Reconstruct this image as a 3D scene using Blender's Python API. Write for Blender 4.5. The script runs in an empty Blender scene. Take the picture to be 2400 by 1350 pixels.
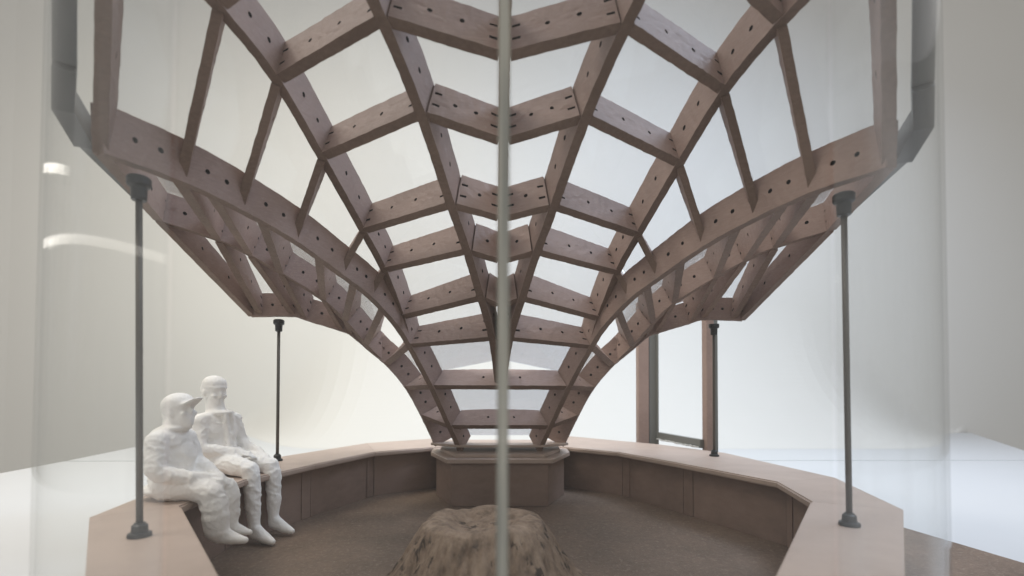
import bpy, bmesh, math, random
from math import radians as R_, sin, cos, pi, sqrt
from mathutils import Vector as V, Matrix, noise
random.seed(7)
S = bpy.context.scene
S.unit_settings.system = 'METRIC'
S.unit_settings.scale_length = 0.05        # a 1:20 model: one unit is five centimetres

# ------------------------------------------------------------------ camera
cam_d = bpy.data.cameras.new('camera'); cam = bpy.data.objects.new('camera', cam_d)
S.collection.objects.link(cam); S.camera = cam
pitch, roll, yaw = .023, .0038, .0304
cy_, sy_, cp_, sp_, cr_, sr_ = cos(yaw), sin(yaw), cos(pitch), sin(pitch), cos(roll), sin(roll)
Mz = Matrix(((cy_, -sy_, 0), (sy_, cy_, 0), (0, 0, 1)))
Mx = Matrix(((1, 0, 0), (0, cp_, sp_), (0, -sp_, cp_)))
My = Matrix(((cr_, 0, sr_), (0, 1, 0), (-sr_, 0, cr_)))
MM = My @ Mx @ Mz
rt, fw, up = MM[0], MM[1], MM[2]
cam.matrix_world = Matrix(((rt[0], up[0], -fw[0], -.0317), (rt[1], up[1], -fw[1], 0), (rt[2], up[2], -fw[2], 1.2701), (0, 0, 0, 1)))
cam_d.sensor_width = 36; cam_d.lens = 1117.4 / 2400 * 36
cam_d.shift_y = (884.56 - 675) / 2400
cam_d.clip_start = .02; cam_d.clip_end = 200
cam_d.dof.use_dof = True; cam_d.dof.focus_distance = 4.4; cam_d.dof.aperture_fstop = .7

# ------------------------------------------------------------------ world, lamps, exposure
W = bpy.data.worlds.new('World'); S.world = W; W.use_nodes = True
W.node_tree.nodes['Background'].inputs[0].default_value = (.95, .92, .885, 1)
W.node_tree.nodes['Background'].inputs[1].default_value = .58
S.view_settings.view_transform = 'Standard'; S.view_settings.look = 'None'
S.view_settings.exposure = 0; S.view_settings.gamma = 1

def area(name, loc, target, sx, sy, energy, col):
    d = bpy.data.lights.new(name, 'AREA'); d.shape = 'RECTANGLE'; d.size = sx; d.size_y = sy
    d.energy = energy; d.color = col
    o = bpy.data.objects.new(name, d); S.collection.objects.link(o)
    o.location = loc; o.rotation_euler = (V(target) - V(loc)).to_track_quat('-Z', 'Y').to_euler()
    return o
area('backdrop_light', (4.5, 6.5, 9.0), (4.5, 15, 1.0), 7, 3, 600, (.68, .79, 1))
area('backdrop_light_warm', (-5.5, 6.5, 9.5), (-6.5, 15, 1.8), 7, 3, 610, (1, .945, .83))
area('overhead_light', (0, 5, 11), (0, 5, 0), 10, 7, 330, (.98, .99, 1))
area('warm_side_light', (-6.5, 1.5, 12.5), (-1, 4.5, .6), 4, 4, 640, (1, .91, .80))
area('cool_side_light', (8.5, 4.0, 13), (2, 6, .3), 5, 4, 820, (.64, .78, 1))

# ------------------------------------------------------------------ materials
def nodes_of(m):
    m.use_nodes = True; nt = m.node_tree; return nt, nt.nodes, nt.links
def mat_wood(name, c1, c2, rough=.62, grain=1.0, scale=6.0, speck=0.0, bump=.25):
    m = bpy.data.materials.new(name); nt, N, L = nodes_of(m); b = N['Principled BSDF']
    tc = N.new('ShaderNodeTexCoord'); mp = N.new('ShaderNodeMapping'); L.new(tc.outputs['Object'], mp.inputs[0])
    mp.inputs['Scale'].default_value = (scale, scale, scale * 7 * grain)
    n1 = N.new('ShaderNodeTexNoise'); n1.inputs['Scale'].default_value = 2.2; n1.inputs['Detail'].default_value = 9; n1.inputs['Roughness'].default_value = .65
    L.new(mp.outputs[0], n1.inputs['Vector'])
    n2 = N.new('ShaderNodeTexNoise'); n2.inputs['Scale'].default_value = 1.7; n2.inputs['Detail'].default_value = 4
    L.new(tc.outputs['Object'], n2.inputs['Vector'])
    ad = N.new('ShaderNodeMath'); ad.operation = 'ADD'; L.new(n1.outputs[0], ad.inputs[0]); L.new(n2.outputs[0], ad.inputs[1])
    mr = N.new('ShaderNodeMapRange'); mr.inputs[1].default_value = .72; mr.inputs[2].default_value = 1.28
    oi = N.new('ShaderNodeObjectInfo'); rm = N.new('ShaderNodeMath'); rm.operation = 'MULTIPLY_ADD'; rm.inputs[1].default_value = .34; rm.inputs[2].default_value = -.17
    L.new(oi.outputs['Random'], rm.inputs[0]); a2 = N.new('ShaderNodeMath'); L.new(ad.outputs[0], a2.inputs[0]); L.new(rm.outputs[0], a2.inputs[1]); L.new(a2.outputs[0], mr.inputs[0])
    mx = N.new('ShaderNodeMix'); mx.data_type = 'RGBA'; mx.inputs[6].default_value = (*c1, 1); mx.inputs[7].default_value = (*c2, 1)
    L.new(mr.outputs[0], mx.inputs[0]); out = mx.outputs[2]
    if speck:
        n3 = N.new('ShaderNodeTexNoise'); n3.inputs['Scale'].default_value = 48; n3.inputs['Detail'].default_value = 3; L.new(tc.outputs['Object'], n3.inputs['Vector'])
        m3 = N.new('ShaderNodeMapRange'); m3.inputs[1].default_value = .57; m3.inputs[2].default_value = .70; m3.inputs[4].default_value = speck; L.new(n3.outputs[0], m3.inputs[0])
        x2 = N.new('ShaderNodeMix'); x2.data_type = 'RGBA'; L.new(m3.outputs[0], x2.inputs[0]); L.new(out, x2.inputs[6]); x2.inputs[7].default_value = (.42, .36, .30, 1); out = x2.outputs[2]
        n4 = N.new('ShaderNodeTexNoise'); n4.inputs['Scale'].default_value = 55; n4.inputs['Detail'].default_value = 3; L.new(mp.outputs[0], n4.inputs['Vector'])
    L.new(out, b.inputs['Base Color']); b.inputs['Roughness'].default_value = rough
    bp = N.new('ShaderNodeBump'); bp.inputs['Strength'].default_value = bump; bp.inputs['Distance'].default_value = .01
    nb = N.new('ShaderNodeTexNoise'); nb.inputs['Scale'].default_value = 28; nb.inputs['Detail'].default_value = 6; L.new(mp.outputs[0], nb.inputs['Vector'])
    L.new(nb.outputs[0], bp.inputs['Height']); L.new(bp.outputs[0], b.inputs['Normal'])
    return m
def mat_plain(name, c, rough=.5, metal=0, noise_amt=.08, scale=8, bump=0):
    m = bpy.data.materials.new(name); nt, N, L = nodes_of(m); b = N['Principled BSDF']
    tc = N.new('ShaderNodeTexCoord'); n = N.new('ShaderNodeTexNoise'); n.inputs['Scale'].default_value = scale; n.inputs['Detail'].default_value = 5
    L.new(tc.outputs['Object'], n.inputs['Vector'])
    mx = N.new('ShaderNodeMix'); mx.data_type = 'RGBA'; L.new(n.outputs[0], mx.inputs[0])
    mx.inputs[6].default_value = (*[v * (1 - noise_amt) for v in c], 1); mx.inputs[7].default_value = (*[min(1, v * (1 + noise_amt)) for v in c], 1)
    L.new(mx.outputs[2], b.inputs['Base Color']); b.inputs['Roughness'].default_value = rough; b.inputs['Metallic'].default_value = metal
    if bump:
        bp = N.new('ShaderNodeBump'); bp.inputs['Strength'].default_value = bump; bp.inputs['Distance'].default_value = .01
        L.new(n.outputs[0], bp.inputs['Height']); L.new(bp.outputs[0], b.inputs['Normal'])
    return m
def mat_clear(name, tint=(.97, .98, .975), ior=1.49, rough=.02, pw5=5, haze=.0, haze_col=(.8, .82, .85), refl_streaks=.0):
    m = bpy.data.materials.new(name); nt, N, L = nodes_of(m); N.remove(N['Principled BSDF']); out = N['Material Output']
    tr = N.new('ShaderNodeBsdfTransparent'); tr.inputs[0].default_value = (*tint, 1)
    gl = N.new('ShaderNodeBsdfGlossy'); gl.inputs['Roughness'].default_value = rough
    lw = N.new('ShaderNodeLayerWeight'); lw.inputs[0].default_value = .5      # Schlick reflectance, same from both sides
    pw = N.new('ShaderNodeMath'); pw.operation = 'POWER'; pw.inputs[1].default_value = pw5; L.new(lw.outputs['Facing'], pw.inputs[0])
    f0 = ((ior - 1) / (ior + 1)) ** 2
    fr = N.new('ShaderNodeMath'); fr.operation = 'MULTIPLY_ADD'; fr.inputs[1].default_value = 1 - f0; fr.inputs[2].default_value = f0; L.new(pw.outputs[0], fr.inputs[0])
    mx = N.new('ShaderNodeMixShader'); L.new(fr.outputs[0], mx.inputs[0]); L.new(tr.outputs[0], mx.inputs[1]); L.new(gl.outputs[0], mx.inputs[2])
    df = N.new('ShaderNodeBsdfDiffuse'); df.inputs[0].default_value = (*haze_col, 1)
    m2 = N.new('ShaderNodeMixShader'); L.new(mx.outputs[0], m2.inputs[1]); L.new(df.outputs[0], m2.inputs[2]); m2.inputs[0].default_value = haze
    if refl_streaks:  # streaky reflections painted in as pale upright noise bands
        tc = N.new('ShaderNodeTexCoord'); n = N.new('ShaderNodeTexNoise'); n.inputs['Scale'].default_value = 2.6; n.inputs['Detail'].default_value = 3
        mp = N.new('ShaderNodeMapping'); mp.inputs['Scale'].default_value = (2.4, 2.4, .3); L.new(tc.outputs['Object'], mp.inputs[0]); L.new(mp.outputs[0], n.inputs['Vector'])
        mr = N.new('ShaderNodeMapRange'); mr.inputs[1].default_value = .5; mr.inputs[2].default_value = .72; mr.inputs[3].default_value = haze; mr.inputs[4].default_value = haze + refl_streaks
        L.new(n.outputs[0], mr.inputs[0]); L.new(mr.outputs[0], m2.inputs[0])
    L.new(m2.outputs[0], out.inputs[0]); return m

M = {}
M['board'] = mat_wood('laser_cut_mdf_face', (.268, .186, .158), (.385, .276, .236), .6, scale=8, speck=.25)
M['edge'] = mat_wood('laser_cut_mdf_edge', (.165, .105, .076), (.255, .172, .130), .7, grain=.3, scale=14, bump=.6)
M['seat'] = mat_wood('smooth_mdf_seat', (.39, .300, .250), (.47, .370, .312), .48, grain=.2, scale=2, bump=.06)
M['wall'] = mat_wood('brown_mdf_panel', (.205, .14, .108), (.275, .193, .154), .6, grain=.3, scale=3, bump=.1)
M['floor'] = mat_wood('hardboard_floor', (.115, .077, .052), (.205, .142, .100), .6, grain=.15, scale=9, speck=.32, bump=.3)
M['steel'] = mat_plain('steel_rod', (.13, .12, .105), .5, .6)
M['black'] = mat_plain('black_plastic', (.018, .02, .022), .42)
M['bolt'] = mat_plain('dark_bolt_recess', (.022, .018, .016), .6)
M['grey'] = mat_plain('dark_grey_edging', (.06, .064, .064), .5)
M['greypl'] = mat_plain('grey_card', (.17, .175, .165), .55)
M['white'] = mat_plain('white_print', (.92, .905, .88), .75, noise_amt=.03, scale=40, bump=.5)
M['table'] = mat_plain('white_table_laminate', (.56, .57, .575), .5, noise_amt=.02, scale=1)
M['backdrop'] = mat_plain('pale_backdrop', (.605, .595, .565), .9, noise_amt=.02, scale=.3)
M['pane'] = mat_clear('thin_acrylic_glazing', (.955, .96, .97), 1.5, .03, 3.5, .02, (.75, .77, .86))
M['lowpane'] = mat_clear('glossy_lower_glazing', (.90, .91, .94), 2.3, .05, 3.0, .03, (.75, .77, .88))
M['screen'] = mat_clear('curved_acrylic', (.975, .98, .975), 1.42, .045, 11, .035, (.86, .88, .9), refl_streaks=.09)  # haze and streaks of reflected light painted in as diffuse white
M['flatpane'] = mat_clear('flat_acrylic', (.985, .99, .985), 1.3, .02, 5, .004)
M['glue'] = mat_plain('dried_glue', (.6, .6, .58), .3, bump=.8)
M['bulb'] = bpy.data.materials.new('lit_tube'); nt, N, L = nodes_of(M['bulb'])
N['Principled BSDF'].inputs['Emission Color'].default_value = (1, .94, .84, 1); N['Principled BSDF'].inputs['Emission Strength'].default_value = 2.6
# glass edge: greenish, half translucent
m = bpy.data.materials.new('acrylic_cut_edge'); nt, N, L = nodes_of(m); b = N['Principled BSDF']
b.inputs['Base Color'].default_value = (.21, .225, .185, 1); b.inputs['Roughness'].default_value = .22
b.inputs['Alpha'].default_value = .86
tc = N.new('ShaderNodeTexCoord'); mp = N.new('ShaderNodeMapping'); mp.inputs['Scale'].default_value = (60, 1, 1.2); L.new(tc.outputs['Object'], mp.inputs[0])
n = N.new('ShaderNodeTexNoise'); n.inputs['Scale'].default_value = 1.6; n.inputs['Detail'].default_value = 3; L.new(mp.outputs[0], n.inputs['Vector'])
cr = N.new('ShaderNodeValToRGB'); cr.color_ramp.elements[0].position = .35; cr.color_ramp.elements[0].color = (.27, .275, .25, 1)
cr.color_ramp.elements[1].position = .7; cr.color_ramp.elements[1].color = (.58, .56, .48, 1)
L.new(n.outputs[0], cr.inputs[0]); L.new(cr.outputs[0], b.inputs['Base Color'])
M['cut'] = m
# stump
m = bpy.data.materials.new('rough_bark_wood'); nt, N, L = nodes_of(m); b = N['Principled BSDF']
tc = N.new('ShaderNodeTexCoord'); mp = N.new('ShaderNodeMapping'); mp.inputs['Scale'].default_value = (6.5, 6.5, 3.2); L.new(tc.outputs['Object'], mp.inputs[0])
n = N.new('ShaderNodeTexNoise'); n.inputs['Scale'].default_value = 2.0; n.inputs['Detail'].default_value = 10; n.inputs['Roughness'].default_value = .68; L.new(mp.outputs[0], n.inputs['Vector'])
cr = N.new('ShaderNodeValToRGB'); e = cr.color_ramp.elements
e[0].position = .28; e[0].color = (.10, .07, .05, 1); e[1].position = .74; e[1].color = (.40, .31, .235, 1)
q = e.new(.5); q.color = (.27, .195, .14, 1)
L.new(n.outputs[0], cr.inputs[0]); b.inputs['Roughness'].default_value = .85
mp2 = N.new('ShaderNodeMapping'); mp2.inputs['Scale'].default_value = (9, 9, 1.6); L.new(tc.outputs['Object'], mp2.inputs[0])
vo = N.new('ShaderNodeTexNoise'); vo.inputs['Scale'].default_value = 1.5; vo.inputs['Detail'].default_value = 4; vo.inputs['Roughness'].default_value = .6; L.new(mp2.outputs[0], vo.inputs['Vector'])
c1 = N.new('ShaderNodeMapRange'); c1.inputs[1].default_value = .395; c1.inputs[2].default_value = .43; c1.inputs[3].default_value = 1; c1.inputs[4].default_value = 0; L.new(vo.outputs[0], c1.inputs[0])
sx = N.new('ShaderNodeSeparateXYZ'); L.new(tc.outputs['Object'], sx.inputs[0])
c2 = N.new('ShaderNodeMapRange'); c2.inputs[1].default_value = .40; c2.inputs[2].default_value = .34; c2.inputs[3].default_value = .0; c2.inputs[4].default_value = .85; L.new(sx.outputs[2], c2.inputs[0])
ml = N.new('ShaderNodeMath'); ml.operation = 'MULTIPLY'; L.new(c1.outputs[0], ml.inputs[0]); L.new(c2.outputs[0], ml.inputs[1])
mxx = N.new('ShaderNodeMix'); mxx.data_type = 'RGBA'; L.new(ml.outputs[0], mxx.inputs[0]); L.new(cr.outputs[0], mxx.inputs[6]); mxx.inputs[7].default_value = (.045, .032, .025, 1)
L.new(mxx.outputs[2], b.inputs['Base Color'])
bp = N.new('ShaderNodeBump'); bp.inputs['Strength'].default_value = .5; bp.inputs['Distance'].default_value = .02; L.new(n.outputs[0], bp.inputs['Height']); L.new(bp.outputs[0], b.inputs['Normal'])
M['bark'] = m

# ------------------------------------------------------------------ helpers
def link(name, bm, mats, parent=None, smooth=False):
    me = bpy.data.meshes.new(name); bm.normal_update(); bm.to_mesh(me); bm.free()
    for k in (mats if isinstance(mats, (list, tuple)) else [mats]): me.materials.append(M[k])
    if smooth:
        for p in me.polygons: p.use_smooth = True
    o = bpy.data.objects.new(name, me); S.collection.objects.link(o); o.parent = parent
    return o
def tag(o, label=None, cat=None, group=None, kind=None):
    for k, v in (('label', label), ('category', cat), ('group', group), ('kind', kind)):
        if v: o[k] = v
    return o
def thing(name, label, cat, loc=(0, 0, 0), rz=0, group=None):
    o = bpy.data.objects.new(name, None); S.collection.objects.link(o); o.empty_display_size = .1
    o.location = loc; o.rotation_euler = (0, 0, rz); return tag(o, label, cat, group)
def bevel(bm, w=.006, seg=1):
    es = [e for e in bm.edges if len(e.link_faces) == 2 and e.calc_face_angle(0) > .5]
    bmesh.ops.bevel(bm, geom=es, offset=w, segments=seg, affect='EDGES', clamp_overlap=True)
def prism(bm, pts, z0, z1):
    a = [bm.verts.new((p[0], p[1], z0)) for p in pts]; b = [bm.verts.new((p[0], p[1], z1)) for p in pts]; n = len(pts)
    bm.faces.new(list(reversed(a))); bm.faces.new(b)
    for i in range(n): bm.faces.new((a[i], a[(i + 1) % n], b[(i + 1) % n], b[i]))
    bmesh.ops.recalc_face_normals(bm, faces=bm.faces)
def hexa(bm, A, B):
    """solid between quad A (4 points) and quad B"""
    a = [bm.verts.new(p) for p in A]; b = [bm.verts.new(p) for p in B]
    fs = [bm.faces.new(a), bm.faces.new(list(reversed(b)))]
    for i in range(4): fs.append(bm.faces.new((a[i], b[i], b[(i + 1) % 4], a[(i + 1) % 4])))
    bmesh.ops.recalc_face_normals(bm, faces=fs)
    return fs
def box(bm, c, s, rz=0):
    m = Matrix.Translation(c) @ Matrix.Rotation(rz, 4, 'Z') @ Matrix.Diagonal((*s, 1))
    return bmesh.ops.create_cube(bm, size=1, matrix=m)
def ring_lathe(bm, prof, base, axis, seg=20):
    axis = axis.normalized(); u = axis.orthogonal().normalized(); w = axis.cross(u); rows = []
    for r, h in prof:
        rows.append([bm.verts.new(base + axis * h + (u * cos(2 * pi * k / seg) + w * sin(2 * pi * k / seg)) * r) for k in range(seg)])
    for a, b in zip(rows, rows[1:]):
        for k in range(seg): bm.faces.new((a[k], a[(k + 1) % seg], b[(k + 1) % seg], b[k]))
    bm.faces.new(list(reversed(rows[0]))); bm.faces.new(rows[-1])

# ------------------------------------------------------------------ setting
def sweep_wall():
    # pale paper backdrop: flat behind the table, curving forward on to the table's back edge, turned forward at both ends
    bm = bmesh.new(); cols = []
    path = []
    for k in range(13):
        a = pi / 2 * k / 12; path.append((-15 - 7 * cos(a), 8 + 7 * sin(a)))
    for k in range(1, 81): path.append((-15 + 34 * k / 80, 15))
    for k in range(1, 13):
        a = pi / 2 * (1 - k / 12); path.append((19 + 7 * cos(a), 8 + 7 * sin(a)))
    path = [(-22, -6), (-22, 1)] + path + [(26, 1), (26, -6)]
    def smooth(t): t = max(0, min(1, t)); return t * t * (3 - 2 * t)
    for x, y in path:
        r = 4.2 * smooth((x + 8.9) / 5.0) * smooth((15.3 - x) / 6) if y > 14.9 else 0
        r = max(r, .02); col = [(x, y, 16), (x, y, 9), (x, y, 5.2)]
        for k in range(41):
            a = pi / 2 * k / 40; col.append((x, y, .3 - .398 * k / 40) if r < .03 else (x, y - r + r * cos(a), -.098 + r - r * sin(a)))
        inside = y > 14.9 and -8.9 < x < 15.2
        col.append((x, y - r - .01, -.0985) if inside and r > .03 else (x, y + .001, -7.2))
        cols.append([bm.verts.new(c) for c in col])
    for a, b in zip(cols, cols[1:]):
        for k in range(len(a) - 1): bm.faces.new((a[k], b[k], b[k + 1], a[k + 1]))
    bmesh.ops.recalc_face_normals(bm, faces=bm.faces)
    return tag(link('wall', bm, 'backdrop', smooth=False), kind='structure')
w_ = sweep_wall()
bm = bmesh.new(); prism(bm, [(-30, -20), (34, -20), (34, 34), (-30, 34)], -7.4, -7.25)
tag(link('floor', bm, 'backdrop'), kind='structure')

tb = thing('table', 'large white table carrying the whole timber model', 'table', (0, 0, -.1))
for pts in ([(-6.9, -4), (7.5, -4), (10.9, 9.05), (-8.0, 9.05)], [(-8.0, 9.056), (10.92, 9.056), (15.2, 14.9), (-8.9, 14.9)]):
    bm = bmesh.new(); prism(bm, pts, -.35, 0); bevel(bm, .03, 2); link('table_panel', bm, 'table', tb)
for x, y in ((-6.5, -3.4), (7, -3.4), (-8, 13), (13, 13)):
    bm = bmesh.new(); prism(bm, [(x - .4, y - .4), (x + .4, y - .4), (x + .4, y + .4), (x - .4, y + .4)], -6.9, -.36); link('leg', bm, 'table', tb)

FZ = -.05
base = [(-1.3, 1.35), (1.3, 1.35), (2.62, 2.35), (4.0, 3.55), (3.75, 5.4), (3.0, 7.0), (1.6, 8.4), (-1.3, 8.0), (-2.3, 6.8), (-2.78, 5.2), (-2.86, 4.0), (-2.62, 2.9)]
bm = bmesh.new(); prism(bm, base, -.096, FZ)
bd = link('baseboard', bm, 'floor')
tag(bd, 'speckled brown hardboard base under the bench and stump', 'board')

# ------------------------------------------------------------------ ring bench
SZ = .5
Lb = [((-.765, 6.33), (-.9, 7.4)), ((-1.5, 5.80), (-1.85, 6.72)), ((-1.86, 4.88), (-2.42, 5.45)), ((-2.13, 4.05), (-2.66, 4.2)), ((-2.083, 3.18), (-2.43, 2.9)), ((-1.161, 2.0), (-1.705, 2.01)), ((-.95, 1.73), (-1.47, 1.70))]
Rb = [((.765, 6.36), (1.0, 7.85)), ((1.442, 5.78), (2.2, 6.6)), ((1.856, 4.93), (2.72, 5.70)), ((2.30, 3.93), (2.92, 4.1)), ((2.128, 3.24), (2.575, 3.0)), ((1.114, 1.95), (1.656, 1.94)), ((.93, 1.71), (1.46, 1.66))]
def toward(p, q, t): return (p[0] + (q[0] - p[0]) * t, p[1] + (q[1] - p[1]) * t)
def unit2(p, q):
    d = (q[0] - p[0], q[1] - p[1]); l = sqrt(d[0] ** 2 + d[1] ** 2); return (d[0] / l, d[1] / l)
def add2(p, d, t): return (p[0] + d[0] * t, p[1] + d[1] * t)
for side, B in (('left', Lb), ('right', Rb)):
    bt = thing('curved_bench', {'left': 'curved brown bench wing with two white seated figures on it', 'right': 'curved brown bench wing with the tall open frame behind it, nobody seated'}[side], 'bench', (B[3][0][0], B[3][0][1], FZ))
    off = V((-B[3][0][0], -B[3][0][1], -FZ))
    def put(nm, bm, mt):
        bmesh.ops.translate(bm, verts=bm.verts, vec=off); return link(nm, bm, mt, bt)
    for (i0, o0), (i1, o1) in zip(B, B[1:]):
        g = .0012
        e = unit2(i0, i1); eo = unit2(o0, o1)
        bm = bmesh.new(); prism(bm, [add2(i0, e, g), add2(i1, e, -g), add2(o1, eo, -g), add2(o0, eo, g)], SZ - .055, SZ)
        key = [(round(p[0], 4), round(p[1], 4)) for p in (add2(i0, e, g), add2(i1, e, -g))]
        es = [ed for ed in bm.edges if all((round(v.co.x, 4), round(v.co.y, 4)) in key for v in ed.verts) and abs(ed.verts[0].co.z - ed.verts[1].co.z) < .001]
        bmesh.ops.bevel(bm, geom=es, offset=.012, segments=3, affect='EDGES')
        put('seat_panel', bm, 'seat')
        for (p, pp, q, qq, tt) in ((i0, o0, i1, o1, (.11, .045)), (o0, i0, o1, i1, (.05, .045))):
            d0, d1 = unit2(p, pp), unit2(q, qq)
            a, b2 = add2(p, d0, tt[0]), add2(q, d1, tt[0]); c, d = add2(q, d1, tt[0] + tt[1]), add2(p, d0, tt[0] + tt[1])
            e2 = unit2(a, b2)
            bm = bmesh.new(); prism(bm, [add2(a, e2, .006), add2(b2, e2, -.006), add2(c, e2, -.006), add2(d, e2, .006)], FZ + .002, SZ - .057)
            put('wall_panel', bm, 'wall')
        # narrow cover strip at the joint between wall panels
        d0 = unit2(i0, o0); a = add2(i0, d0, .102); e2 = unit2(i0, i1)
        bm = bmesh.new(); prism(bm, [add2(a, e2, .004), add2(a, e2, .13), add2(add2(a, e2, .13), d0, .03), add2(add2(a, e2, .004), d0, .03)], FZ + .004, SZ - .058)
        put('joint_strip', bm, 'wall')
    (i0, o0) = B[-1]; (i9, o9) = B[-2]
    e = unit2(i9, i0)
    bm = bmesh.new(); prism(bm, [add2(i0, unit2(i0, o0), .1), add2(i0, unit2(i0, o0), .55), add2(add2(i0, unit2(i0, o0), .55), e, -.05), add2(add2(i0, unit2(i0, o0), .1), e, -.05)], FZ + .003, SZ - .06)
    put('end_panel', bm, 'wall')

# ------------------------------------------------------------------ pedestal
ped = thing('pedestal', 'many-sided brown pedestal under the narrow foot of the timber lattice', 'pedestal', (0, 5.9, FZ))
pf = [(-.80, 6.35), (-.78, 5.93), (-.54, 5.36), (.54, 5.36), (.80, 5.93), (.82, 6.35), (.55, 7.0), (-.55, 7.0)]
def shifted(pts, ox=0, oy=-5.9): return [(x + ox, y + oy) for x, y in pts]
def scaled(pts, s, c=(0, 6.15)): return [(c[0] + (x - c[0]) * s, c[1] + (y - c[1]) * s) for x, y in pts]
bs = shifted(pf)
inner = shifted(scaled(pf, .95))
for i in range(8):
    a, b2 = bs[i], bs[(i + 1) % 8]; c, d = inner[(i + 1) % 8], inner[i]
    bm = bmesh.new(); prism(bm, [a, b2, c, d], .002, .485); bevel(bm, .004); link('side_panel', bm, 'wall', ped)
bm = bmesh.new(); prism(bm, shifted(scaled(pf, 1.085)), .487, .535); bevel(bm, .005, 1); link('cap', bm, 'seat', ped)
bm = bmesh.new(); prism(bm, shifted(scaled(pf, .94)), .5352, .575); bevel(bm, .008, 2); link('plinth', bm, 'seat', ped)

# ------------------------------------------------------------------ lattice canopy
T = .066
can = thing('lattice_canopy', 'flared fan-shaped timber lattice canopy with bolt holes, rising from the pedestal', 'canopy', (0, 5.9, .53))
CO = V((0, -5.9, -.53))
RIB = {
 'D': [(2.04, 2.44, 2.444), (1.892, 2.82, 2.466), (1.74, 3.17, 2.435), (1.546, 3.55, 2.352), (1.339, 3.96, 2.205), (1.185, 4.27, 2.085), (1.025, 4.59, 1.885), (.923, 4.80, 1.69), (.747, 5.155, 1.277), (.58, 5.46, .826), (.47, 5.67, .525)],
 'A': [(1.68, 2.0, 3.36), (1.54, 2.56, 3.305), (1.43, 3.0, 3.195), (1.31, 3.45, 2.931), (1.155, 3.975, 2.569), (1.061, 4.313, 2.328), (.969, 4.66, 1.955), (.93, 4.80, 1.715)],
 'B': [(.90, 1.72, 3.50), (.79, 2.12, 3.40), (.663, 2.541, 3.248), (.511, 2.914, 2.952), (.37, 3.386, 2.573), (.278, 3.747, 2.347), (.179, 4.111, 2.046), (.085, 4.50, 1.735), (.03, 5.10, 1.33)],
 'C': [(0, 1.85, 3.40), (0, 2.22, 3.30), (0, 2.62, 3.116), (0, 3.03, 2.847), (0, 3.48, 2.51), (0, 3.85, 2.293), (0, 4.2, 1.987), (0, 4.55, 1.715), (0, 5.13, 1.32)],
 'E': [(2.80, 3.944, 2.62), (2.521, 4.276, 2.573), (2.347, 4.483, 2.50), (2.163, 4.703, 2.389), (1.87, 5.052, 2.19), (1.704, 5.25, 2.0), (1.531, 5.456, 1.76), (1.37, 5.645, 1.57)],
 'F': [(2.67, 5.18, 2.025), (2.586, 5.21, 2.032), (2.285, 5.31, 2.05), (2.17, 5.35, 2.018), (1.81, 5.46, 1.91), (1.715, 5.50, 1.868), (1.515, 5.57, 1.688), (1.345, 5.63, 1.54), (1.13, 5.72, 1.267), (.955, 5.80, .93), (.79, 5.87, .56)],
}
HW = {'D': .25, 'A': .275, 'B': .275, 'C': .275, 'E': .25, 'F': .25}
def frame(pts, s, lean=0):
    P = [V((s * x, y, z)) for x, y, z in pts]; Ns = []
    for i in range(len(P)):
        t = (P[max(i - 1, 0)] - P[min(i + 1, len(P) - 1)]).normalized()       # towards the tip
        o = V((t.x, t.y, 0)); ol = o.length; o.normalize()
        Ns.append((o * (-t.z) + V((0, 0, 1)) * (ol + (lean if i < 8 else lean * .4))).normalized())
    return P, Ns
def catmull(p0, p1, p2, p3, t):
    return .5 * ((2 * p1) + (-p0 + p2) * t + (2 * p0 - 5 * p1 + 4 * p2 - p3) * t * t + (-p0 + 3 * p1 - 3 * p2 + p3) * t ** 3)
def dense(P, Ns, sub=3):
    Q, M2 = [], []; n = len(P)
    for i in range(n - 1):
        a, b, c, d = P[max(i - 1, 0)], P[i], P[i + 1], P[min(i + 2, n - 1)]
        for k in range(sub):
            t = k / sub; Q.append(catmull(a, b, c, d, t)); M2.append((Ns[i].lerp(Ns[i + 1], t)).normalized())
    Q.append(P[-1]); M2.append(Ns[-1]); return Q, M2
OCT = [(-1, -.41), (-.41, -1), (.41, -1), (1, -.41), (1, .41), (.41, 1), (-.41, 1), (-1, .41)]
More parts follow.
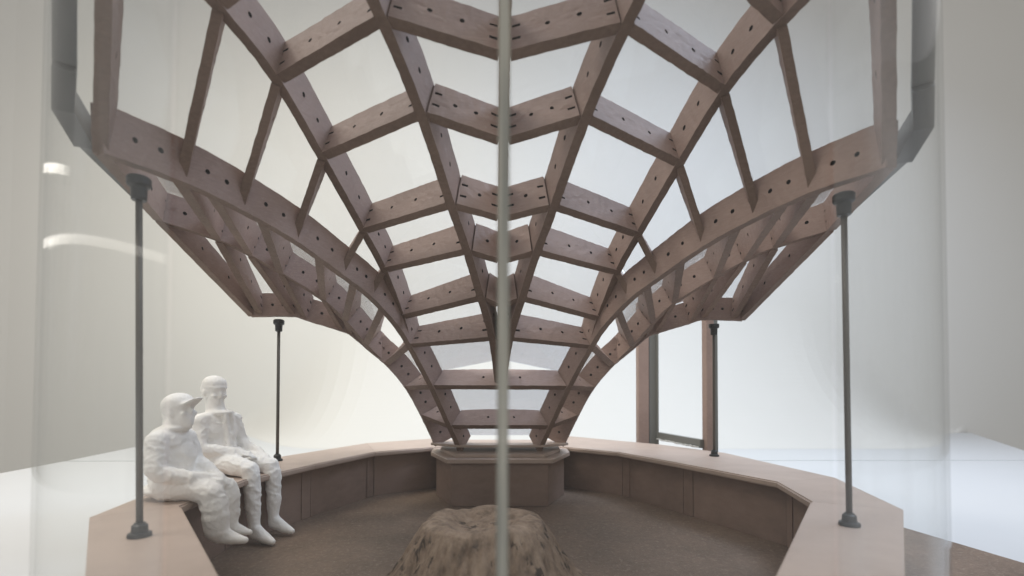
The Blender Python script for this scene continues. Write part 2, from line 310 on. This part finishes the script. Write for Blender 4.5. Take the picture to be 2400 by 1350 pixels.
def board_face_grid(bm, fa, fb, us, vs, holes, round_holes):
    """two skins fa(u,v), fb(u,v) with recessed holes; face material 0 = face, 1 = cut edge"""
    cell = {}
    va = {(i, j): bm.verts.new(fa(u, v)) for i, u in enumerate(us) for j, v in enumerate(vs)}
    vb = {(i, j): bm.verts.new(fb(u, v)) for i, u in enumerate(us) for j, v in enumerate(vs)}
    nu, nv = len(us) - 1, len(vs) - 1
    def f(vs_, mi):
        try:
            q = bm.faces.new(vs_); q.material_index = mi
        except ValueError: pass
    for i in range(nu):
        for j in range(nv):
            if (i, j) in holes:
                for (a, b) in (((i, j), (i + 1, j)), ((i + 1, j), (i + 1, j + 1)), ((i + 1, j + 1), (i, j + 1)), ((i, j + 1), (i, j))):
                    f((va[a], vb[a], vb[b], va[b]), 2)
                f([bm.verts.new(va[q].co.lerp(vb[q].co, .5)) for q in ((i, j), (i + 1, j), (i + 1, j + 1), (i, j + 1))], 2)
            elif (i, j) in round_holes:
                u0, u1, v0, v1 = us[i], us[i + 1], vs[j], vs[j + 1]; uc, vc, ur, vr = (u0 + u1) / 2, (v0 + v1) / 2, (u1 - u0) / 2 * .92, (v1 - v0) / 2 * .92
                oa = [bm.verts.new(fa(uc + x * ur, vc + y * vr)) for x, y in OCT]; ob = [bm.verts.new(fb(uc + x * ur, vc + y * vr)) for x, y in OCT]
                for vv, oo in ((va, oa), (vb, ob)):
                    c00, c10, c11, c01 = vv[(i, j)], vv[(i + 1, j)], vv[(i + 1, j + 1)], vv[(i, j + 1)]
                    for q in ((c00, oo[0], oo[1]), (c00, oo[1], oo[2], c10), (c10, oo[2], oo[3]), (c10, oo[3], oo[4], c11), (c11, oo[4], oo[5]), (c11, oo[5], oo[6], c01), (c01, oo[6], oo[7]), (c01, oo[7], oo[0], c00)): f(q, 0)
                for k in range(8): f((oa[k], ob[k], ob[(k + 1) % 8], oa[(k + 1) % 8]), 2)
                f([bm.verts.new(p.co.lerp(q.co, .5)) for p, q in zip(oa, ob)], 2)
            else:
                f((va[(i, j)], va[(i + 1, j)], va[(i + 1, j + 1)], va[(i, j + 1)]), 0)
                f((vb[(i, j)], vb[(i, j + 1)], vb[(i + 1, j + 1)], vb[(i + 1, j)]), 0)
    for i in range(nu):
        f((va[(i, 0)], vb[(i, 0)], vb[(i + 1, 0)], va[(i + 1, 0)]), 1); f((va[(i, nv)], va[(i + 1, nv)], vb[(i + 1, nv)], vb[(i, nv)]), 1)
    for j in range(nv):
        f((va[(0, j)], va[(0, j + 1)], vb[(0, j + 1)], vb[(0, j)]), 1); f((va[(nu, j)], vb[(nu, j)], vb[(nu, j + 1)], va[(nu, j + 1)]), 1)
    bmesh.ops.recalc_face_normals(bm, faces=bm.faces)
def fuzz(bm, amp=.0036):
    for v in bm.verts: v.co += V((noise.noise(v.co * 23), noise.noise(v.co * 23 + V((9, 2, 5))), noise.noise(v.co * 23 + V((3, 7, 1))))) * amp
def rib_obj(P, Ns, h, hole_segs=True):
    D, DN = dense(P, Ns); n = len(D)
    L = [0]
    for a, b in zip(D, D[1:]): L.append(L[-1] + (b - a).length)
    bi = (D[0] - D[-1]).cross(V((0, 0, 1))).normalized()                     # plank's thickness direction
    def at(s):
        s = min(max(s, 0), L[-1])
        for k in range(n - 1):
            if s <= L[k + 1] + 1e-9:
                t = (s - L[k]) / (L[k + 1] - L[k]); return D[k].lerp(D[k + 1], t), DN[k].lerp(DN[k + 1], t).normalized()
    def mk(sgn):
        def f(s, v):
            p, nn = at(s); return p + nn * (v * h) + bi * (sgn * T / 2) + CO
        return f
    us = set(); hs = []
    for i in range(len(P) - 1):
        s0, s1 = L[i * 3], L[(i + 1) * 3]
        if s1 - s0 > .22:
            for t in (.36, .68):
                c = s0 + (s1 - s0) * t; hs.append(c)
    r = .0155; us = [0]
    allu = [(c - r, c + r) for c in hs]
    base_u = []
    s = 0
    while s < L[-1]: base_u.append(s); s += .035
    us = sorted([u for u in base_u if all(not (a - .012 < u < b + .012) for a, b in allu)] + [x for ab in allu for x in ab] + [L[-1]])
    if us[-1] - us[-2] < .004: us.pop(-2)
    v0 = .5 - r / h; v1 = .5 + r / h
    vs = [0, v0, v1, 1]
    rh = {(us.index(a), 1) for a, b in allu}
    bm = bmesh.new(); board_face_grid(bm, mk(-1), mk(1), us, vs, set(), rh); fuzz(bm)
    return link('rib', bm, ['board', 'edge', 'bolt'], can)
def strut_obj(name, Pa, Na, ha, Pb, Nb, hb, holes=2, slots=(1, 1), grow=0.0, T=T):
    d = (Pb - Pa); ln = d.length; dn = d.normalized()
    g = .5 * T + .001; Pa2, Pb2 = Pa + dn * (g - grow), Pb - dn * (g - grow); ln2 = (Pb2 - Pa2).length
    nrm = dn.cross((Na + Nb).normalized()).normalized()
    lift = .003; ha -= .004; hb -= .004
    def mk(sgn):
        def f(s, v):
            t = s / ln2; p = Pa2.lerp(Pb2, t); nn = Na.lerp(Nb, t).normalized(); hh = ha + (hb - ha) * t
            return p + nn * (lift + v * hh) + nrm * (sgn * T / 2) + CO
        return f
    r = .0155; h = (ha + hb) / 2; feats = []
    if ln2 > .35 and holes:
        for t in (.36, .66): feats.append((ln2 * t - r, ln2 * t + r, 'o'))
    elif ln2 > .16 and holes: feats.append((ln2 * .5 - r, ln2 * .5 + r, 'o'))
    if slots[0] and ln2 > .3: feats.append((.014, .062, 's'))
    if slots[1] and ln2 > .3: feats.append((ln2 - .062, ln2 - .014, 's'))
    feats.sort(); us = []; s = 0
    step = .035 if ln2 < 1.2 else .05
    while s < ln2: us.append(s); s += step
    us = [u for u in us if u == 0 or all(not (a - .012 < u < b + .012) for a, b, k in feats)]
    us = sorted(us + [x for a, b, k in feats for x in (a, b)] + [ln2])
    if us[-1] - us[-2] < .004: us.pop(-2)
    e = .0095 / h
    vs = [0, .30 - e, .30 + e, .5 - r / h, .5 + r / h, .68 - e, .68 + e, 1]
    H, RH = set(), set()
    for a, b, k in feats:
        i = us.index(a)
        if k == 'o': RH.add((i, 3))
        else: H.add((i, 1)); H.add((i, 5))
    bm = bmesh.new(); board_face_grid(bm, mk(-1), mk(1), us, vs, H, RH); fuzz(bm)
    return link(name, bm, ['board', 'edge', 'bolt'], can)
F = {}
for k in 'DABEF':
    for s in (-1, 1): F[(k, s)] = frame(RIB[k], s, {'A': .35, 'B': .55, 'D': .2}.get(k, 0))
F[('C', 0)] = frame(RIB['C'], 1, .55)
for (k, s), (P, Ns) in F.items():
    rib_obj(P, Ns, HW[k])
def nd(k, s, i):
    P, Ns = F[(k, s if k != 'C' else 0)]; return P[i], Ns[i], HW[k]
def back(k, s, i, q=.20):      # board leaning back along its rib, as the side bays' boards do
    P, n, h = nd(k, s, i); Ps = F[(k, s)][0]; t = (Ps[i + 1] - Ps[max(i - 1, 0)]).normalized()
    m_ = n + t * q; return P, m_.normalized(), h / max(.8, m_.normalized().dot(n)) * .93
def on(k, s, x):          # fractional node index
    P, Ns = F[(k, s)]; i = min(int(x), len(P) - 2); t = x - i; return P[i].lerp(P[i + 1], t), Ns[i].lerp(Ns[i + 1], t).normalized(), HW[k]
for s in (-1, 1):
    for i in range(0, 8):
        strut_obj('rim_board' if i == 0 else 'cross_member', *nd('C', s, i), *nd('B', s, i), slots=(1, 1))
    for i in range(0, 8):
        a = nd('B', s, i); b = nd('A', s, i) if i < 7 else nd('D', s, 7)
        strut_obj('rim_board' if i == 0 else 'cross_member', *a, *b, slots=(1, 1), grow=0)
    for i in range(0, 7):
        strut_obj('rim_board' if i == 0 else 'cross_member', *back('A', s, i), *back('D', s, i), slots=(0, 1) if i else (0, 0), holes=2, T=.052 if i else .064, grow=.035 if i == 0 else 0)
    DE = [0, .97, 1.53, 2.4, 3.52, 4.45, 5.5]
    for i in range(0, 7):
        strut_obj('rim_board' if i == 0 else 'cross_member', *on('D', s, DE[i]), *nd('E', s, i), slots=(1, 1), grow=.03 if i == 0 else 0)
        strut_obj('rim_board' if i == 0 else 'cross_member', *nd('E', s, i), *nd('F', s, i), slots=(1, 1), grow=.03 if i == 0 else 0)
    for i in (7, 8, 9):
        strut_obj('cross_member', *nd('D', s, i), *nd('F', s, i), slots=(0, 0))
for i in (8, 9):
    strut_obj('cross_member', *nd('D', -1, i), *nd('D', 1, i), slots=(0, 0))
a, b = nd('D', -1, 10), nd('D', 1, 10)
bm = bmesh.new(); prism(bm, [(-.50, 5.60 - 5.9), (.50, 5.60 - 5.9), (.84, 5.84 - 5.9), (.84, 6.2 - 5.9), (-.84, 6.2 - 5.9), (-.84, 5.84 - 5.9)], .0462, .075); bevel(bm, .005)
link('foot_plate', bm, 'seat', can)

# glazing panes lying on the ribs
def pane(A, B, C_, D_, mt='pane'):
    def top(nd_, g=.012): P, n, h = nd_; return P + n * (h + g)
    q = [top(A), top(B), top(C_), top(D_)]; c = sum(q, V()) / 4
    q = [c + (p - c) * .985 for p in q]
    n = ((q[2] - q[0]).cross(q[3] - q[1])).normalized()
    bm = bmesh.new(); hexa(bm, [p + CO + n * .006 for p in q], [p + CO - n * .006 for p in q])
    return link('glazing_pane', bm, mt, can)
for s in (-1, 1):
    for i in range(7): pane(nd('C', s, i), nd('B', s, i), nd('B', s, i + 1), nd('C', s, i + 1))
    for i in range(6): pane(nd('B', s, i), nd('A', s, i), nd('A', s, i + 1), nd('B', s, i + 1))
    pane(nd('B', s, 6), nd('A', s, 6), nd('D', s, 7), nd('B', s, 7))
    for i in range(6): pane(nd('A', s, i), nd('D', s, i), nd('D', s, i + 1), nd('A', s, i + 1))
    for i in range(6): pane(on('D', s, DE[i]), nd('E', s, i), nd('E', s, i + 1), on('D', s, DE[i + 1]))
    for i in range(6): pane(nd('E', s, i), nd('F', s, i), nd('F', s, i + 1), nd('E', s, i + 1))
    for i in (7, 8, 9): pane(nd('D', s, i), nd('F', s, i), nd('F', s, i + 1), nd('D', s, i + 1))
    pane(nd('B', s, 7), nd('D', s, 7), nd('D', s, 8), nd('B', s, 8), 'lowpane')
    pane(nd('C', s, 7), nd('B', s, 7), nd('B', s, 8), nd('C', s, 8), 'lowpane')
for i in (8, 9): pane(nd('D', -1, i), nd('D', 1, i), nd('D', 1, i + 1), nd('D', -1, i + 1), 'lowpane')

# dark grey edging round the roof
def sweep(bm, pts, w, h):
    rows = []
    for i, p in enumerate(pts):
        t = (pts[min(i + 1, len(pts) - 1)] - pts[max(i - 1, 0)]).normalized()
        c = V((0, 3.95, p.z)); o = (p - c); o = (o - t * o.dot(t)).normalized(); b = t.cross(o).normalized()
        rows.append([bm.verts.new(p + o * (a * w / 2) + b * (q * h / 2) + CO) for a, q in ((-1, -1), (1, -1), (1, 1), (-1, 1))])
    for a, b in zip(rows, rows[1:]):
        for k in range(4): bm.faces.new((a[k], a[(k + 1) % 4], b[(k + 1) % 4], b[k]))
    bm.faces.new(rows[0]); bm.faces.new(list(reversed(rows[-1]))); bmesh.ops.recalc_face_normals(bm, faces=bm.faces)
for s in (-1, 1):
    pts = [V((s * x, y, z)) for x, y, z in [(2.75, 5.16, 2.22), (2.90, 3.86, 2.82), (2.27, 2.62, 2.63), (2.17, 2.38, 2.68), (2.08, 2.28, 2.80), (1.77, 1.90, 3.62)]]
    bm = bmesh.new(); sweep(bm, pts[:4], .05, .13); link('roof_edging', bm, 'grey', can)
    bm = bmesh.new(); sweep(bm, pts[2:5], .085, .15); link('edging_corner', bm, 'grey', can)
    bm = bmesh.new(); sweep(bm, pts[4:], .085, .085); link('roof_edging', bm, 'grey', can)

# ------------------------------------------------------------------ columns
def column(b, t, label):
    b, t = V(b), V(t); th = thing('column', label, 'column', b, 0, 'thin steel columns between bench and canopy')
    ax = t - b; ln = ax.length; z = V((0, 0, 0))
    bm = bmesh.new(); ring_lathe(bm, [(.016, .03), (.016, ln - .03)], z, ax, 20); link('rod', bm, 'steel', th, True)
    bm = bmesh.new(); ring_lathe(bm, [(.052, .001), (.054, .007), (.052, .020), (.038, .024), (.037, .030), (.035, .060), (.026, .066), (.025, .072)], z, V((0, 0, 1)), 24); link('base_fitting', bm, 'black', th)
    bm = bmesh.new(); ring_lathe(bm, [(.032, ln - .130), (.036, ln - .125), (.038, ln - .06), (.052, ln - .052), (.056, ln - .044), (.056, ln - .012), (.05, ln - .004)], z, ax, 24); link('top_fitting', bm, 'black', th)
column((-1.87, 2.53, SZ), (-1.965, 2.60, 2.40), 'thin steel column at the near left, rising beside the capped figure')
column((1.965, 2.66, SZ), (1.955, 2.66, 2.40), 'thin steel column at the near right on the empty bench')
column((-2.34, 5.10, SZ), (-2.42, 5.265, 2.01), 'short steel column at the back left, behind the bareheaded figure')
column((2.46, 5.42, SZ), (2.40, 5.28, 2.01), 'short steel column at the back right, in front of the open frame')

# ------------------------------------------------------------------ open frame at the back right
fr = thing('open_frame', 'tall open timber and grey frame standing behind the right bench', 'frame', (2.17, 7.25, FZ))
def fbox(nm, c, s, mt, rz):
    bm = bmesh.new(); box(bm, (c[0] - 2.17, c[1] - 7.25, c[2] - FZ), s, rz); bevel(bm, .006); link(nm, bm, mt, fr)
ang = math.atan2(6.05 - 7.25, 2.72 - 2.17)
fbox('post', (2.19, 7.25, 1.30), (.16, .14, 2.6), 'board', 0)
fbox('post_lining', (2.335, 7.22, 1.30), (.12, .05, 2.6), 'greypl', 0)
fbox('post_lining', (2.40, 7.20, 1.31), (.022, .10, 2.6), 'greypl', 0)
fbox('post', (2.705, 6.12, 1.30), (.10, .14, 2.6), 'board', 0)
fbox('post_lining', (2.785, 6.12, 1.30), (.058, .10, 2.6), 'greypl', 0)
mid = V(((2.42 + 2.63) / 2, (7.2 + 6.12) / 2)); ln = (V((2.42, 7.2)) - V((2.63, 6.12))).length; az = math.atan2(6.12 - 7.2, 2.63 - 2.42)
fbox('bottom_rail', (mid.x, mid.y, .56), (ln - .02, .06, .11), 'greypl', az)
fbox('top_rail', (mid.x, mid.y, 2.55), (ln - .02, .08, .10), 'board', az)
bm = bmesh.new()
for k in range(26):
    t = k / 25; p = V((2.43 - 2.17 + .19 * t, 7.17 - 7.25 - 1.02 * t, .535 - FZ + .004)) + V((-.045, -.01, -.025 + random.uniform(-.006, .006)))
    bmesh.ops.create_icosphere(bm, subdivisions=1, radius=random.uniform(.014, .026), matrix=Matrix.Translation(p) @ Matrix.Diagonal((1, 1.3, .6, 1)))
tag(link('glue_bead', bm, 'glue', fr, True), kind='stuff')

# ------------------------------------------------------------------ hollow stump
def stump():
    bm = bmesh.new(); nu = 220; prof = []
    # (radius, height) from the base outwards in, up the flank, over the rim, into the hollow
    prof = [(.70, 0), (.66, .03), (.60, .09), (.55, .16), (.505, .23), (.465, .30), (.43, .352), (.405, .385), (.375, .402), (.335, .410), (.29, .408), (.25, .397), (.21, .370), (.17, .350), (.12, .343), (.06, .341), (.0, .340)]
    fine = []
    for (r0, h0), (r1, h1) in zip(prof, prof[1:]):
        for k in range(5): fine.append((r0 + (r1 - r0) * k / 5, h0 + (h1 - h0) * k / 5))
    rows = []
    for r, h in fine:
        row = []
        for k in range(nu):
            a = 2 * pi * k / nu; d = V((cos(a), sin(a), 0))
            out = max(0, min(1, (r - .36) / .10)); side = 1 - max(0, h - .30) / .115 * .85
            rr = r * (1 + .07 * noise.noise(d * 1.3 + V((4, 0, 0))) + .04 * noise.noise(d * 3.1 + V((0, 5, h * 2))))
            crack = abs(noise.noise(V((d.x * 7, d.y * 7, h * 1.6)))); crack2 = abs(noise.noise(V((d.x * 15, d.y * 15, h * 3 + 7))))
            rr -= out * side * (.030 * max(0, .16 - crack) / .16 + .010 * max(0, .2 - crack2) / .2)
            rr += .010 * (.3 + .7 * out) * noise.noise(V((d.x * r * 22, d.y * r * 22, h * 14)))
            zz = h + .035 * noise.noise(d * 1.6 * r / .4 + V((0, 0, 3))) * min(1, h / .2) + .010 * noise.noise(V((d.x * r * 14, d.y * r * 14, 2)))
            # facets of the carved flank
            rr += .016 * out * max(0, noise.noise(V((d.x * 4, d.y * 4, h * 5 + 2))))
            row.append(bm.verts.new((rr * cos(a), rr * sin(a), max(zz, 0))))
        rows.append(row)
    for a, b in zip(rows, rows[1:]):
        for k in range(nu): bm.faces.new((a[k], a[(k + 1) % nu], b[(k + 1) % nu], b[k]))
    bm.faces.new(rows[-1])
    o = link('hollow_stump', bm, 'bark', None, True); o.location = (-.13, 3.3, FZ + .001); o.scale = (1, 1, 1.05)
    return tag(o, 'rough brown cone-shaped stump with a hollowed top, in the middle of the floor', 'stump')
stump()

# ------------------------------------------------------------------ acrylic screens
RC = V((0, 3.95, 0)); RR = 2.72
def cyl(th_, r=RR): a = R_(th_); return V((RC.x + r * sin(a), RC.y - r * cos(a), 0))
for s, lab in ((-1, 'curved clear acrylic screen in front of the seated figures'), (1, 'curved clear acrylic screen in front of the empty bench')):
    sc = thing('curved_screen', lab, 'screen', (0, 0, FZ))
    bm = bmesh.new(); n = 56; sides = []
    for r, flip in ((RR, 0), (RR + .014, 1)):
        rows = []
        for i in range(n + 1):
            p = cyl(s * (21.5 + 24.8 * i / n), r); rows.append((bm.verts.new((p.x, p.y, .002)), bm.verts.new((p.x, p.y, 3.9))))
        for a, b in zip(rows, rows[1:]):
            f = bm.faces.new((a[0], b[0], b[1], a[1])); f.smooth = True
        sides.append(rows)
    for a, b in zip(sides[0], sides[0][1:]): pass
    for i in (0, n):          # cut ends, own vertices so the curved faces shade cleanly
        bm.faces.new([bm.verts.new(v.co) for v in (sides[0][i][0], sides[1][i][0], sides[1][i][1], sides[0][i][1])])
    for k in (0, 1):
        for i in range(n): bm.faces.new([bm.verts.new(v.co) for v in (sides[0][i][k], sides[0][i + 1][k], sides[1][i + 1][k], sides[1][i][k])])
    o = link('acrylic_sheet', bm, 'screen', sc)
    # flat pane from the middle fin to the curved sheet
    fp = thing('front_pane', 'flat clear acrylic pane %s of the upright middle edge' % ('left' if s < 0 else 'right'), 'pane', (0, 0, FZ))
    p0 = (-.018 + s * .02, 1.262); p1 = cyl(s * 21.2, RR); bm = bmesh.new()
    prism(bm, [p0, (p1.x, p1.y), (p1.x, p1.y + .012), (p0[0], p0[1] + .012)], .002, 3.9); link('acrylic_sheet', bm, 'flatpane', fp)
bm = bmesh.new(); prism(bm, [(-.033, 1.215), (-.003, 1.215), (-.003, 1.33), (-.033, 1.33)], FZ + .002, 3.85); bevel(bm, .003, 2)
tag(link('upright_fin', bm, 'cut'), 'narrow greenish acrylic edge standing upright through the middle of the view', 'acrylic fin')

# lamps that are reflected in the left screen
for nm, p0, p1, lab in (('tube_lamp', (-9.2, -1.7, 3.42), (-9.2, 6.8, 3.72), 'long lit tube lamp at the far left, lower one'), ('tube_lamp', (-9.2, 4.6, 4.75), (-9.2, 7.2, 5.1), 'shorter lit tube lamp at the far left, upper one')):
    p0, p1 = V(p0), V(p1); t = thing(nm, lab, 'lamp', p0)
    bm = bmesh.new(); ring_lathe(bm, [(.08, 0), (.08, (p1 - p0).length)], V((0, 0, 0)), p1 - p0, 12); link('tube', bm, 'bulb', t, True)
    bm = bmesh.new(); box(bm, (-.2, 0, 0), (.1, .3, .3)); link('bracket', bm, 'grey', t)

# ------------------------------------------------------------------ seated figures
def capsule(bm, a, b, ra, rb, seg=14, flat=None):
    a, b = V(a), V(b); ax = (b - a); L_ = ax.length; ax = ax.normalized() if L_ > 1e-6 else V((0, 0, 1))
    u = ax.orthogonal().normalized(); w = ax.cross(u); prof = []
    for k in range(5): t = (k / 4) * pi / 2; prof.append((ra * sin(t) + 1e-4, -ra * cos(t)))
    for k in range(1, 5): t = (k / 4) * pi / 2; prof.append((rb * cos(t) + 1e-4, L_ + rb * sin(t)))
    rows = [[bm.verts.new(a + ax * h + (u * cos(2 * pi * k / seg) + w * sin(2 * pi * k / seg)) * r) for k in range(seg)] for r, h in prof]
    for p, q in zip(rows, rows[1:]):
        for k in range(seg): bm.faces.new((p[k], p[(k + 1) % seg], q[(k + 1) % seg], q[k]))
    bm.faces.new(list(reversed(rows[0]))); bm.faces.new(rows[-1])
def ell(bm, c, s, rot=None):
    m = Matrix.Translation(c) @ (rot.to_matrix().to_4x4() if rot else Matrix()) @ Matrix.Diagonal((*s, 1))
    bmesh.ops.create_icosphere(bm, subdivisions=3, radius=1, matrix=m)
from mathutils import Euler
def chain(bm, pts): 
    for (p, r), (q, r2) in zip(pts, pts[1:]): capsule(bm, p, q, r, r2)
def head(bm, c, yaw_, tilt, sc=1.0, cap=False):
    rot = Euler((0, tilt, yaw_)); Mh = Matrix.Translation(c) @ rot.to_matrix().to_4x4()
    def E(p, s): 
        m = Mh @ Matrix.Translation(V(p) * sc) @ Matrix.Diagonal((*[v * sc for v in s], 1)); bmesh.ops.create_icosphere(bm, subdivisions=3, radius=1, matrix=m)
    E((-.012, 0, .03), (.108, .088, .105)); E((.018, 0, -.045), (.078, .066, .088)); E((.052, 0, -.105), (.034, .036, .030))
    E((.098, 0, -.02), (.026, .014, .026)); E((.082, 0, .006), (.02, .012, .036)); E((.072, 0, .03), (.026, .06, .014))
    E((.076, .045, -.03), (.022, .024, .02)); E((.076, -.045, -.03), (.022, .024, .02)); E((.082, 0, -.07), (.018, .03, .010)); E((.078, 0, -.088), (.018, .026, .008))
    for s_ in (-1, 1): E((-.005, s_ * .088, -.01), (.022, .012, .034))
    if cap:
        E((-.012, 0, .06), (.122, .102, .088)); E((-.01, 0, .028), (.123, .101, .022))
        for k in range(6):
            E((.10 + k * .017, 0, .036 + k * .004), (.03, .075 - k * .006, .009))
        E((-.10, 0, .0), (.045, .06, .06)); E((-.13, 0, -.05), (.045, .035, .04))
    else:
        E((-.015, 0, .068), (.110, .094, .078)); E((-.05, 0, .02), (.082, .092, .09)); E((.055, 0, .075), (.035, .07, .022)); E((.0, 0, .045), (.108, .095, .014))
def hand(bm, p, d, n, sc=1.0):
    """palm at p, fingers along d, back of the hand n"""
    p, d, n = V(p), V(d).normalized(), V(n).normalized(); sd = d.cross(n).normalized()
    capsule(bm, p, p + d * .05 * sc, .030 * sc, .032 * sc)
    for k, ln in enumerate((.052, .062, .058, .045)):
        o = sd * ((k - 1.5) * .019 * sc); a = p + d * .06 * sc + o; m_ = a + d * ln * .55 * sc - n * .006; e = m_ + d * ln * .4 * sc - n * .02
        capsule(bm, a, m_, .0105 * sc, .010 * sc, 10); capsule(bm, m_, e, .010 * sc, .0085 * sc, 10)
    a = p + sd * .03 * sc + d * .012; m_ = a + (sd * .7 + d).normalized() * .035 * sc; capsule(bm, a, m_, .013 * sc, .011 * sc, 10); capsule(bm, m_, m_ + d * .025 * sc - n * .008, .011 * sc, .009 * sc, 10)
def shoe(bm, heel, d, sc=1.0, drop=.0):
    h, d = V(heel), V((d[0], d[1], drop)).normalized()
    capsule(bm, h + V((0, 0, .02)), h + V((0, 0, .08)), .045 * sc, .045 * sc)
    capsule(bm, h, h + d * .10 * sc, .042 * sc, .046 * sc); capsule(bm, h + d * .10 * sc, h + d * .185 * sc - V((0, 0, .006)), .044 * sc, .026 * sc)
    capsule(bm, h + V((0, 0, .05)), h + d * .12 * sc + V((0, 0, .008)), .04 * sc, .034 * sc)
def finish(bm, name, loc, rz, label, voxel, fold, seed):
    me = bpy.data.meshes.new(name); bm.to_mesh(me); bm.free()
    o = bpy.data.objects.new(name, me); S.collection.objects.link(o)
    md = o.modifiers.new('r', 'REMESH'); md.mode = 'VOXEL'; md.voxel_size = voxel
    sm = o.modifiers.new('s', 'SMOOTH'); sm.factor = .5; sm.iterations = 4
    dg = bpy.context.evaluated_depsgraph_get(); ev = o.evaluated_get(dg); m2 = bpy.data.meshes.new_from_object(ev)
    o.modifiers.clear(); o.data = m2; m2.name = name
    sd = V((seed, seed * 2, 0)); m2.update()
    ns = [v.normal.copy() for v in m2.vertices]
    for v, nn in zip(m2.vertices, ns):
        c = v.co; hd = max(0, min(1, (fold[1] - c.z) / .05)); ft = max(0, min(1, (c.z - fold[2]) / .06))
        f1 = noise.noise(V((c.x * 9, c.y * 9, c.z * 5)) + sd); f2 = max(0, 1 - abs(noise.noise(V((c.x * 7 + c.z * 9, c.y * 8, c.z * 9 - c.x * 4)) + sd)) * 4) ** 1.5 + .6 * max(0, 1 - abs(noise.noise(V((c.x * 16, c.y * 16 + c.z * 7, c.z * 15)) + sd)) * 4) ** 1.5
        v.co += nn * hd * ft * (fold[0] * f1 + fold[0] * 1.3 * (f2 - .3)) + nn * .0012 * noise.noise(c * 60)
    for p in m2.polygons: p.use_smooth = True
    m2.materials.clear(); m2.materials.append(M['white'])
    o.location = loc; o.rotation_euler = (0, 0, rz)
    return tag(o, label, 'person')
# local axes: x forward, y to the figure's left, z up, origin on the seat under the pelvis
# the bareheaded one, further back
bm = bmesh.new()
ell(bm, (0, 0, .11), (.135, .175, .12)); ell(bm, (.0, 0, .22), (.125, .165, .15)); ell(bm, (-.01, 0, .36), (.125, .185, .16)); ell(bm, (-.01, 0, .45), (.10, .17, .075))
capsule(bm, (-.02, 0, .46), (-.05, 0, .62), .088, .078)
for s_ in (-1, 1): capsule(bm, (-.015, 0, .50), (-.02, s_ * .18, .46), .062, .074)
ell(bm, (.045, 0, .53), (.085, .095, .028)); ell(bm, (-.01, 0, .53), (.10, .11, .035))
for s_ in (-1, 1): capsule(bm, (.105, s_ * .03, .51), (.15, s_ * .025, .16), .022, .026)      # open jacket edges
ell(bm, (.13, 0, .33), (.03, .02, .02))
head(bm, (-.05, 0, .715), R_(-18), R_(4), 1.03)
chain(bm, [((-.02, .18, .45), .072), ((.02, .235, .25), .062), ((.03, .235, .23), .062), ((.25, .175, .17), .048), ((.34, .15, .145), .036)]); hand(bm, (.35, .145, .14), (1, -.15, -.25), (0, 0, 1))
chain(bm, [((-.02, -.18, .45), .072), ((.03, -.23, .25), .062), ((.05, -.22, .22), .062), ((.20, -.07, .185), .048), ((.27, -.02, .175), .036)]); hand(bm, (.27, -.02, .175), (1, .5, -.2), (0, 0, 1))
chain(bm, [((.02, .095, .09), .105), ((.28, .12, .085), .086), ((.46, .12, .05), .074), ((.485, .12, -.01), .070), ((.50, .115, -.23), .062), ((.505, .11, -.41), .044)])
chain(bm, [((.02, -.095, .09), .105), ((.28, -.11, .085), .086), ((.45, -.12, .05), .076), ((.475, -.12, -.01), .072), ((.50, -.125, -.23), .064), ((.52, -.13, -.42), .046)])
shoe(bm, (.505, .11, -.46), (1, .05), 1.05, -.28); shoe(bm, (.52, -.13, -.475), (1, -.12), 1.12, -.22)
ell(bm, (.10, 0, .17), (.10, .16, .06))
f2 = finish(bm, 'person', (-2.55, 4.40, SZ + .012), R_(-16), 'bareheaded white figure in a short jacket, sitting upright with both hands on the thighs', .010, (.005, .54, -.36), 3.1)
# the capped one, nearer
bm = bmesh.new()
ell(bm, (0, 0, .12), (.13, .155, .12)); ell(bm, (.0, 0, .25), (.125, .15, .17)); ell(bm, (-.01, 0, .37), (.115, .155, .12)); ell(bm, (-.05, 0, .40), (.09, .13, .09)); ell(bm, (-.03, 0, .05), (.155, .17, .05))
capsule(bm, (-.01, 0, .42), (.03, 0, .53), .085, .07)
for s_ in (-1, 1): capsule(bm, (-.015, 0, .43), (-.01, s_ * .14, .395), .07, .072)
ell(bm, (.02, 0, .475), (.095, .10, .028)); ell(bm, (.055, 0, .28), (.085, .11, .12))
head(bm, (.045, 0, .585), R_(-16), R_(-15), .93, cap=True)
chain(bm, [((-.01, .15, .39), .072), ((.03, .195, .22), .062), ((.05, .19, .20), .062), ((.20, .10, .15), .048), ((.27, .04, .14), .036)]); hand(bm, (.27, .04, .14), (1, -.5, -.25), (0, 0, 1))
chain(bm, [((-.01, -.15, .39), .072), ((.02, -.20, .22), .064), ((.04, -.195, .19), .062), ((.20, -.12, .14), .048), ((.28, -.03, .13), .036)]); hand(bm, (.28, -.03, .135), (1, .4, -.3), (0, 0, 1))
chain(bm, [((.02, .07, .085), .10), ((.22, .06, .075), .085), ((.34, .055, .04), .076), ((.365, .055, -.01), .072), ((.37, .055, -.12), .064), ((.37, .055, -.22), .05)])
chain(bm, [((.02, -.08, .085), .105), ((.20, -.085, .075), .092), ((.31, -.085, .03), .086), ((.335, -.085, -.03), .084), ((.35, -.085, -.12), .088), ((.36, -.085, -.21), .080)])
shoe(bm, (.36, .055, -.255), (1, .05), .8, -.1); shoe(bm, (.37, -.085, -.265), (1, .05), .95, -.1)
f1 = finish(bm, 'person', (-2.30, 3.42, SZ + .012), R_(0), 'white figure in a peaked cap and loose coat, sitting slumped with hands in the lap', .010, (.005, .44, -.20), 8.4)

S.render.engine = 'CYCLES'
